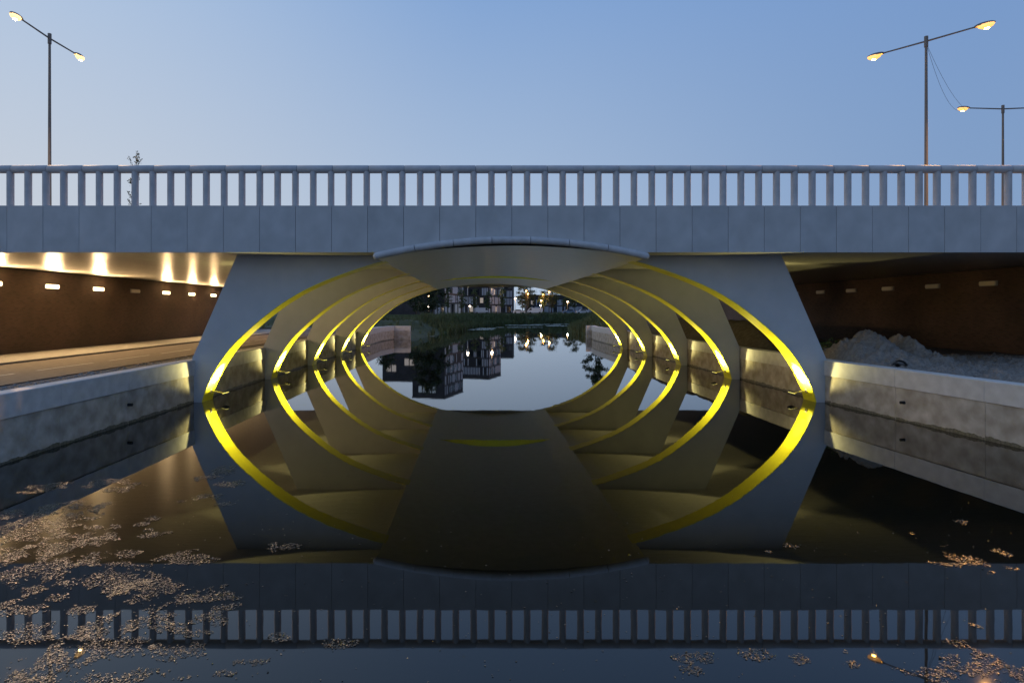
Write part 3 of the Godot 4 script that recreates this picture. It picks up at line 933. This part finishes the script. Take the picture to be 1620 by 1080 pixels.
func build_weed() -> void:
	var r := RandomNumberGenerator.new()
	r.seed = 17
	var nz := FastNoiseLite.new()
	nz.seed = 3; nz.frequency = 2.6; nz.fractal_octaves = 4
	var spots := []
	for m in MATS:
		var area: float = PI * (m[2] + 0.03) * (m[3] + 0.03) * 1.7
		for i in int(area * 7800.0):
			var a := r.randf() * TAU
			var q := sqrt(r.randf()) * 1.7
			var x: float = m[0] + cos(a) * q * (m[2] + 0.02); var d: float = m[1] + sin(a) * q * (m[3] + 0.02)
			var v: float = nz.get_noise_2d(x, d)
			var v2: float = nz.get_noise_2d(x * 4.0 + 40.0, d * 4.0)
			if q * 0.8 + 1.5 * v + 0.7 * v2 > 0.73 + 0.25 * r.randf():
				continue
			spots.append(Vector3(x, 0.0052 * (0.6 + 1.9 * pow(r.randf(), 3.0)), -d))
	for i in 900:
		var d := 4.9 + 7.0 * pow(r.randf(), 1.5)
		var x := r.randf_range(-0.8, 0.92) * d
		if x > 0.0 and r.randf() < 0.3: continue
		spots.append(Vector3(x, 0.007 * r.randf_range(0.5, 1.5), -d))
	flakes("duckweed", "brownish rafts of duckweed and leaf litter floating in the foreground water", spots, Color(0.035, 0.036, 0.018), Color(0.21, 0.17, 0.105), 0.3)
	spots = []
	for m in [[-1.0, 100.0, 3.6, 2.2], [0.6, 106.0, 2.4, 1.6], [13.0, 137.0, 8.0, 2.4], [10.0, 128.0, 7.0, 2.2], [8.0, 112.0, 5.0, 0.8], [-6.0, 74.0, 0.9, 0.8], [16.0, 122.0, 3.0, 2.0]]:
		for i in int(PI * m[2] * m[3] * 16.0):
			var a := r.randf() * TAU
			var q := sqrt(r.randf())
			var x: float = m[0] + cos(a) * q * m[2]; var d: float = m[1] + sin(a) * q * m[3]
			if nz.get_noise_2d(x * 0.12, d * 0.12) > 0.1: continue
			spots.append(Vector3(x, 0.12 * r.randf_range(0.6, 1.4), -d))
	flakes("floating_leaves", "pale sheets of floating leaves on the far water beyond the bridge", spots, Color(0.12, 0.14, 0.10), Color(0.22, 0.25, 0.2), 0.03)

# ---------------------------------------------------------------- far things
func building(label: String, corner: Vector3, w: float, dep: float, h: float, turn: float, sd: int, faces: Array, windows: Array) -> void:
	var t := thing("apartment_building", label, "building", corner, turn, "dark apartment blocks beyond the basin")
	var r := RandomNumberGenerator.new()
	r.seed = sd
	part("wall", box_mesh(Vector3(-w, -0.5, -dep), Vector3(0, h, 0)), M.facade, t)
	part("roof", box_mesh(Vector3(-w - 0.15, h + 0.002, -dep - 0.15), Vector3(0.15, h + 0.35, 0.15)), M.dark_metal, t)
	var strip := box_mesh(Vector3(-0.16, 0.15, 0), Vector3(0.16, 2.75, 0.14))
	var pane := box_mesh(Vector3(-0.62, 0.5, 0), Vector3(0.62, 2.4, 0.05))
	for f in faces:
		var len: float = w if f == 0 else dep
		for s in int(h / 3.2):
			var band := box_mesh(Vector3(-len if f == 0 else 0.0, -0.12, 0.0 if f == 0 else -len), Vector3(0.0 if f == 0 else 0.1, 0.12, 0.1 if f == 0 else 0.0))
			part("floor_band", band, M.dark_metal, t, Vector3(0, s * 3.2 + 0.1, 0))
			var x := 0.5
			while x < len - 0.4:
				var roll := r.randf()
				var at := Vector3(-x, s * 3.2 + 0.2, 0.003) if f == 0 else Vector3(0.003, s * 3.2 + 0.2, -x)
				if roll < 0.68:
					var o := part("facade_strip", strip, M.facade_fin, t, at)
					o.rotation.y = 0.0 if f == 0 else PI / 2
					x += 0.62
				elif roll < 0.78:
					var o := part("window", pane, M.lit_window if r.randf() < 0.025 else M.glass, t, at + (Vector3(-0.5, 0, 0) if f == 0 else Vector3(0, 0, -0.5)))
					o.rotation.y = 0.0 if f == 0 else PI / 2
					x += 1.7
				else:
					x += 0.9
	for q in windows:
		for k in 2:
			part("window", pane, q[2], t, Vector3(q[0] - 0.75 + 1.5 * k, q[1] - 1.4, 0.003))

func vehicle(label: String, at: Vector3, turn: float, kind: int, m: Material) -> void:
	var t := thing("parked_van" if kind == 1 else "parked_car", label, "van" if kind == 1 else "car", at, turn, "vehicles parked beyond the basin")
	var side := PackedVector2Array([Vector2(-2.7, 0.35), Vector2(2.7, 0.35), Vector2(2.7, 0.95), Vector2(2.5, 1.15), Vector2(1.75, 1.95), Vector2(1.4, 2.05), Vector2(-2.6, 2.05), Vector2(-2.7, 1.9)]) if kind == 1 else PackedVector2Array([Vector2(-2.1, 0.3), Vector2(2.1, 0.3), Vector2(2.12, 0.7), Vector2(1.95, 0.88), Vector2(1.15, 0.97), Vector2(0.5, 1.45), Vector2(-1.1, 1.48), Vector2(-1.95, 1.0), Vector2(-2.12, 0.9)])
	var hw := 0.95 if kind == 1 else 0.86
	part("body", mesh_of(func(st): prism(st, side, -hw, hw)), m, t)
	var glass := PackedVector2Array([Vector2(1.2, 1.2), Vector2(2.2, 1.2), Vector2(1.65, 1.88), Vector2(1.2, 1.88)]) if kind == 1 else PackedVector2Array([Vector2(-1.5, 1.0), Vector2(1.0, 1.0), Vector2(0.42, 1.38), Vector2(-1.05, 1.4)])
	part("side_window", mesh_of(func(st): prism(st, glass, hw - 0.02, hw + 0.006)), M.glass, t)
	part("side_window", mesh_of(func(st): prism(st, glass, -hw - 0.006, -hw + 0.02)), M.glass, t)
	for x in [-1.6, 1.65] if kind == 1 else [-1.3, 1.3]:
		for z in [-hw + 0.1, hw - 0.1]:
			part("wheel", tube_mesh([Vector3(x, 0.33, z - 0.12), Vector3(x, 0.33, z + 0.12)], [0.33, 0.33], 14), M.black, t)
	part("headlight", box_mesh(Vector3(2.1 if kind == 0 else 2.68, 0.6, hw - 0.4), Vector3(2.14 if kind == 0 else 2.72, 0.75, hw - 0.1)), M.glass, t)

func far_lamp(label: String, at: Vector3, h: float, col: Color, e: float, m: Material) -> void:
	var t := thing("street_lamp", label, "street lamp", at, 0.0, "lit street lamps beyond the basin")
	part("pole", tube_mesh([Vector3.ZERO, Vector3(0, h, 0)], [0.07, 0.05], 6), M.metal, t)
	part("arm", tube_mesh([Vector3(0, h - 0.05, 0), Vector3(0, h + 0.05, 0.5)], [0.035, 0.035], 6), M.metal, t)
	part("lamp_bowl", mesh_of(func(st): blob(st, Vector3(0, h, 0.62), Vector3(0.3, 0.2, 0.24), 10, 6)), m, t)
	var l := OmniLight3D.new()
	l.name = "glow"
	l.light_color = col
	l.light_energy = e
	l.light_size = 0.25
	l.omni_range = 80.0
	l.omni_attenuation = 2.0
	l.shadow_enabled = true
	t.add_child(l, true)
	l.position = Vector3(0, h - 0.5, 0.7)

func build_far() -> void:
	building("tallest dark apartment block left of the middle, two pale top windows", Vector3(-10.6, 1.7, -200), 11.0, 18.0, 23.2, -0.308, 5, [1], [[-7.5, 20.6, M.dim_window], [-4.4, 20.6, M.dim_window]])
	building("dark apartment block with pale vertical strips in the middle", Vector3(3.9, 1.7, -230), 11.5, 14.0, 20.3, -0.36, 6, [0, 1], [])
	building("lower striped apartment block right of the middle", Vector3(14.6, 1.7, -264), 14.0, 12.0, 15.2, -0.1, 7, [0], [])
	building("plain dark block at the far left with lit windows", Vector3(-17.2, 1.7, -182), 10.4, 12.0, 15.6, -0.05, 8, [], [[-7.8, 12.0, M.lit_window], [-2.6, 10.2, M.lit_window]])
	building("long low dark block behind the trees at the right", Vector3(75.0, 1.7, -300), 52.0, 12.0, 8.2, 0.0, 9, [0], [])
	var shed := thing("pavilion", "low pale pavilion with upright panels beside the street trees", "building", Vector3(-9.2, 1.7, -196))
	part("wall", box_mesh(Vector3(-5.5, -0.3, -4), Vector3(4.0, 3.4, 0)), M.pale_wall, shed)
	part("roof", box_mesh(Vector3(-5.8, 3.402, -4.3), Vector3(4.3, 3.65, 0.3)), M.dark_metal, shed)
	for k in 9:
		part("panel", box_mesh(Vector3(-0.3, 0.1, 0.003), Vector3(0.3, 3.2, 0.1)), M.facade_fin if k % 3 else M.glass, shed, Vector3(-4.9 + k * 1.05, 0, 0))
	vehicle("white delivery van parked before the dark facades", Vector3(1.3, 1.76, -210), 0.0, 1, M.car_white)
	vehicle("blue-grey car parked at the right, nearest to the trees", Vector3(30.5, 1.76, -212), PI, 0, M.car_blue)
	vehicle("pale car parked right of the blue-grey one", Vector3(35.2, 1.76, -213), PI, 0, M.car_white)
	vehicle("dark car parked at the end of the row on the right", Vector3(39.8, 1.76, -212), PI, 0, M.car_dark)
	vehicle("white van parked farther back, left of the parked cars", Vector3(20.0, 1.76, -222), PI, 1, M.car_white)
	vehicle("white car parked beside the far white van", Vector3(14.2, 1.76, -218), 0.0, 0, M.car_white)
	# where the small lights stand: x, d, height above the ground, warm or orange
	var spots := [[-12.9, 168, 5.0, 0], [-12.4, 160, 2.2, 1], [-3.1, 195, 9.0, 1], [-2.4, 190, 2.5, 1], [4.2, 190, 8.5, 0], [12.4, 210, 5.2, 0], [17.4, 228, 8.2, 2], [18.2, 230, 7.2, 2], [20.6, 208, 2.8, 1], [23.0, 230, 4.8, 0], [24.0, 232, 7.0, 2], [27.0, 240, 8.2, 2], [31.2, 220, 4.2, 0], [-18.6, 185, 2.6, 1]]
	spots.sort_custom(func(a, b): return a[0] / a[1] < b[0] / b[1])
	var ordn := ["first", "second", "third", "fourth", "fifth", "sixth", "seventh", "eighth", "ninth", "tenth", "eleventh", "twelfth", "thirteenth", "last"]
	var cols := [lin(1.0, 0.62, 0.3), lin(1.0, 0.85, 0.65), lin(1.0, 0.42, 0.1)]
	var mats := [glow("far warm lamp", cols[0], 22.0), glow("far pale lamp", cols[1], 10.0), glow("far sodium lamp", cols[2], 16.0)]
	for i in spots.size():
		var p: Array = spots[i]
		far_lamp("small %s lamp beyond the basin, %s from the left" % [["warm", "pale", "orange"][p[3]], ordn[i]], Vector3(p[0], 1.7, -p[1]), p[2], cols[p[3]], [14.0, 4.0, 14.0][p[3]], mats[p[3]])

# ---------------------------------------------------------------- right underpass
func build_mounds() -> void:
	var nz := FastNoiseLite.new()
	nz.seed = 12; nz.frequency = 0.55; nz.fractal_octaves = 5
	var ridge := [[11.9, 0.3], [12.35, 0.48], [13.0, 0.68], [13.6, 0.95], [13.9, 0.84], [14.3, 0.56], [14.55, 0.2], [14.8, 0.5], [15.1, 0.85], [15.35, 0.55], [15.7, 0.12], [16.1, 0.0], [16.9, 0.06], [17.6, 0.0], [18.3, 0.08], [19.2, 0.04], [21.5, 0.06]]
	var st := begin()
	st.set_smooth_group(1)
	var n := 150; var m := 150
	var f := func(i: int, j: int) -> Vector3:
		var d := lerpf(12.0, 25.5, float(j) / m); var left := (lerpf(13.85, 11.6, (d + 8.0) / 28.8) if d < 20.8 else 11.75) + 0.43
		var x := lerpf(left, 21.5, float(i) / n)
		var crest := _lerp_table(ridge, x)
		var c := 22.3 + 0.35 * sin(x * 1.3)
		var w := 1.7 if d < c else 1.3
		var y := crest * 1.12 * exp(-pow(absf(d - c) / w, 1.6)) + 0.16 * nz.get_noise_2d(x * 2.2, d * 2.2) + 0.2 * absf(nz.get_noise_2d(x * 4.0 + 9.0, d * 4.0)) - 0.04 + 0.07 * nz.get_noise_2d(x * 14.0, d * 14.0)
		var edge := smoothstep(0.0, 0.8, minf(minf(x - left + 0.25, 21.5 - x), minf(d - 12.0, 25.5 - d)))
		return Vector3(x, 1.2 + maxf(y * edge + 0.1 * edge, -0.1 + 0.0), -d)
	for j in m:
		for i in n:
			quad(st, f.call(i, j), f.call(i + 1, j), f.call(i + 1, j + 1), f.call(i, j + 1))
	var o := part("sand_heap", done(st), M.sand, self)
	tag(o, "lumpy grey heap of sand behind the right quay under the bridge edge", "sand heap")
	var p := thing("drain_pipe", "short dark pipe end lying behind the right quay coping", "pipe", Vector3(12.75, 1.36, -19.1), -0.62)
	part("pipe_wall", mesh_of(func(s):
		tube(s, [Vector3(0, 0, 0), Vector3(0, 0, -0.5)], [0.2, 0.2], 18, false)
		tube(s, [Vector3(0, 0, -0.5), Vector3(0, 0, 0)], [0.17, 0.17], 18, false)), M.black, p)
	# earth slope further under the bridge on the right
	st = begin()
	st.set_smooth_group(1)
	var g := func(i: int, j: int) -> Vector3:
		var x := lerpf(12.2, 22.4, i / 40.0); var d := lerpf(27.0, 64.0, j / 60.0)
		var y := 1.25 * smoothstep(12.4, 14.2, x) * (1.0 - smoothstep(14.6, 17.5, x)) * smoothstep(28.0, 34.0, d) * (1.0 - smoothstep(56.0, 63.0, d))
		return Vector3(x, 1.24 + y + 0.25 * nz.get_noise_2d(x, d), -d)
	for j in 60:
		for i in 40:
			quad(st, g.call(i, j), g.call(i + 1, j), g.call(i + 1, j + 1), g.call(i, j + 1))
	o = part("earth_bank", done(st), M.earth, self)
	tag(o, "rough brown earth bank behind the right quay between the fins", "earth bank")
	# drain holes in the quay walls
	for q in [[-9.47, 17.2, 1.0, "left"], [11.83, 17.6, -1.0, "right"]]:
		var t := thing("drain_outlet", "dark drain outlet low in the %s quay wall" % q[3], "drain", Vector3(q[0], 0.52, -q[1]))
		part("outlet_pipe", tube_mesh([Vector3(-q[2] * 0.1, 0, 0), Vector3(q[2] * 0.06, 0, 0)], [0.042, 0.042], 12), M.black, t)

# ----------------------------------------------------------------
func _ready() -> void:
	rng.seed = 1
	var cam := Camera3D.new()
	cam.name = "camera"
	cam.near = 0.1
	cam.far = 4000.0
	cam.projection = Camera3D.PROJECTION_FRUSTUM
	cam.size = 0.108
	cam.frustum_offset = Vector2(0.0054, -0.005)
	cam.position = Vector3(0, 3.1, 0)
	add_child(cam)
	cam.current = true
	var env := Environment.new()
	env.background_mode = Environment.BG_SKY
	var sm := PanoramaSkyMaterial.new()
	sm.panorama = make_sky()
	var sky := Sky.new()
	sky.sky_material = sm
	env.sky = sky
	env.tonemap_mode = Environment.TONE_MAPPER_LINEAR
	env.tonemap_exposure = 1.0
	env.sdfgi_enabled = true
	env.ssao_enabled = true
	env.ssil_enabled = true
	var we := WorldEnvironment.new()
	we.name = "environment"
	we.environment = env
	add_child(we)
	# afterglow of the sun that has just set beyond the bridge on the left
	var sun := DirectionalLight3D.new()
	sun.name = "afterglow"
	sun.light_energy = 0.03
	sun.light_color = lin(1.0, 0.8, 0.66)
	sun.light_angular_distance = 40.0
	sun.shadow_enabled = true
	add_child(sun)
	sun.look_at_from_position(Vector3(-90, 14, -40), Vector3.ZERO)
	make_materials()
	build_ground()
	quay("quay_wall", "pale concrete quay wall with coping along the left side of the canal", [[-9.5, -8.0], [-9.5, 62.0], [-8.8, 66.4]], -1.0, -7.1)
	quay("quay_wall", "pale concrete quay wall with coping along the right side of the canal", [[13.85, -8.0], [11.6, 20.8], [11.75, 24.0], [11.75, 64.0], [12.2, 68.0]], 1.0, 11.7)
	build_walls()
	build_bridge()
	build_floodlights()
	build_street_lamps()
	build_far()
	build_trees()
	build_mounds()
	build_tufts()
	build_reeds()
	build_weed()
